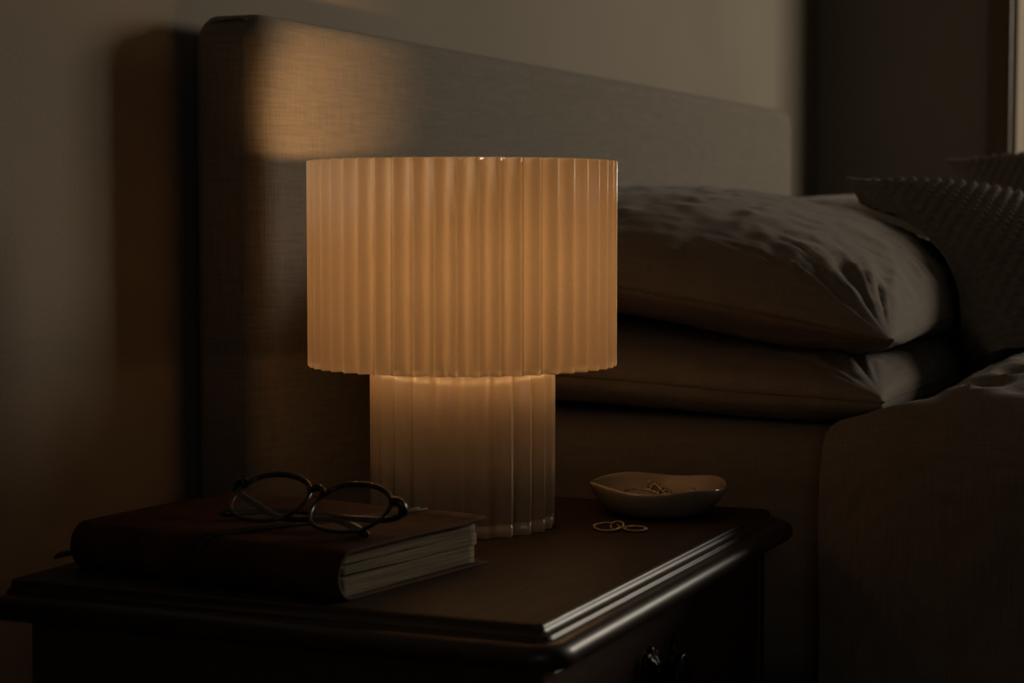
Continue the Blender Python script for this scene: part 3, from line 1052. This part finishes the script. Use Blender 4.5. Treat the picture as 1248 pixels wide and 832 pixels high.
tag(ch, 'gold beaded chain heaped in the ceramic dish', 'necklace')
ring = [Vector((cos(2 * pi * k / 20) * .0028, 0, sin(2 * pi * k / 20) * .0034)) for k in range(20)]
q = Matrix.Rotation(cam_a, 4, 'Z')
loc = dish_pt(-.0030, .0460, .0052) - org
tube('chain_clasp', [q @ p + loc for p in ring], .0007, M['gold'], ch, 6, True)


# twisted rings lying on the table top
def twisted(name, label, c, ra, rb, tilt, rz, wire=.0008):
    V, Fc = [], []
    for s in (0, pi):
        pts = []
        for k in range(120):
            q_ = 2 * pi * k / 120; tw = 14 * q_ + s
            r_ = ra + wire * .8 * cos(tw); rbb = rb + wire * .8 * cos(tw)
            pts.append(Vector((r_ * cos(q_), rbb * sin(q_), wire * .8 * sin(tw))))
        d_ = tube_data(pts, wire, 6, True); off = len(V); V += d_[0]; Fc += [tuple(i + off for i in f) for f in d_[1]]
    Rm = Matrix.Rotation(rz, 4, 'Z') @ Matrix.Rotation(tilt, 4, 'X')
    V = [Rm @ Vector(v) for v in V]
    mn = min(v.z for v in V)
    o = mesh_obj(name, [Vector((v.x, v.y, v.z - mn)) for v in V], Fc, M['ring_gold'])
    o.location = (c[0], c[1], T)
    return tag(o, label, 'ring', 'gold rings beside the dish')


twisted('finger_ring', 'larger twisted gold ring lying on the table left of the dish front', (1.4745, .5420), .0100, .0095, radians(10), cam_a)
twisted('finger_ring', 'smaller twisted gold ring lying nearest the drawer front', (1.4800, .5195), .0088, .0068, radians(7), cam_a)
twisted('finger_ring', 'tiny gold ring propped between the two twisted rings', (1.4790, .5345), .0052, .0046, radians(38), cam_a - .5, .0006)

# ------------------------------------------------------------------ light
def area(name, loc, target, sx, sy, energy, color, spread=180):
    l = bpy.data.lights.new(name, 'AREA'); l.shape = 'RECTANGLE'; l.size = sx; l.size_y = sy
    l.energy = energy; l.color = color; l.spread = radians(spread)
    o = bpy.data.objects.new(name, l); COL.objects.link(o)
    o.location = loc
    o.rotation_euler = (Vector(target) - Vector(loc)).to_track_quat('-Z', 'Y').to_euler()
    return o


area('window_daylight', (4.75, -1.38, 1.62), (2.2, .8, .9), 1.2, .9, 21.5, (1.0, .885, .715), 105)
area('added_shadow_fill', (XL - .5, -1.2, 1.5), (1.6, .5, .7), 1.3, 1.2, 1.9, (1.0, .92, .80), 140)  # added fill light outside the extra window, lifts the shadows
# added spot inside the shade: beam over the rim makes the headboard patch
sp = bpy.data.lights.new('added_patch_spot', 'SPOT'); sp.energy = 7.0; sp.color = (1.0, .53, .21)
sp.spot_size = radians(40); sp.spot_blend = 1.0; sp.shadow_soft_size = .010
so = bpy.data.objects.new('added_patch_spot', sp); COL.objects.link(so)
so.location = (LX - .060, LY - .060, T + .283)
so.rotation_euler = (Vector((1.625, .876, T + .350)) - Vector(so.location)).to_track_quat('-Z', 'Y').to_euler()

w = bpy.data.worlds.new('dusk'); SC.world = w; w.use_nodes = True
bg = w.node_tree.nodes['Background']
bg.inputs['Color'].default_value = (.55, .60, .70, 1); bg.inputs['Strength'].default_value = .05

# ------------------------------------------------------------------ camera
cd = bpy.data.cameras.new('camera'); co = bpy.data.objects.new('camera', cd); COL.objects.link(co)
th, pt = math.atan(1016 / 2400), math.atan(154 / 2400)
fwd = Vector((cos(th) * cos(pt), sin(th) * cos(pt), -sin(pt)))
co.location = (0, 0, .853)
co.rotation_euler = fwd.to_track_quat('-Z', 'Y').to_euler()
cd.sensor_width = 36; cd.lens = 36 * 2400 / 1248
cd.clip_start = .01
cd.dof.use_dof = True; cd.dof.focus_distance = 1.60; cd.dof.aperture_fstop = 8.0
SC.camera = co
SC.view_settings.view_transform = 'Standard'; SC.view_settings.look = 'None'
SC.view_settings.exposure = 0; SC.view_settings.gamma = 1; SC.view_settings.use_curve_mapping = False
c = SC.cycles
c.use_denoising = True
c.max_bounces = 12; c.diffuse_bounces = 6; c.glossy_bounces = 4; c.transmission_bounces = 8; c.transparent_max_bounces = 12
c.sample_clamp_indirect = 3.0
c.caustics_reflective = False; c.caustics_refractive = False
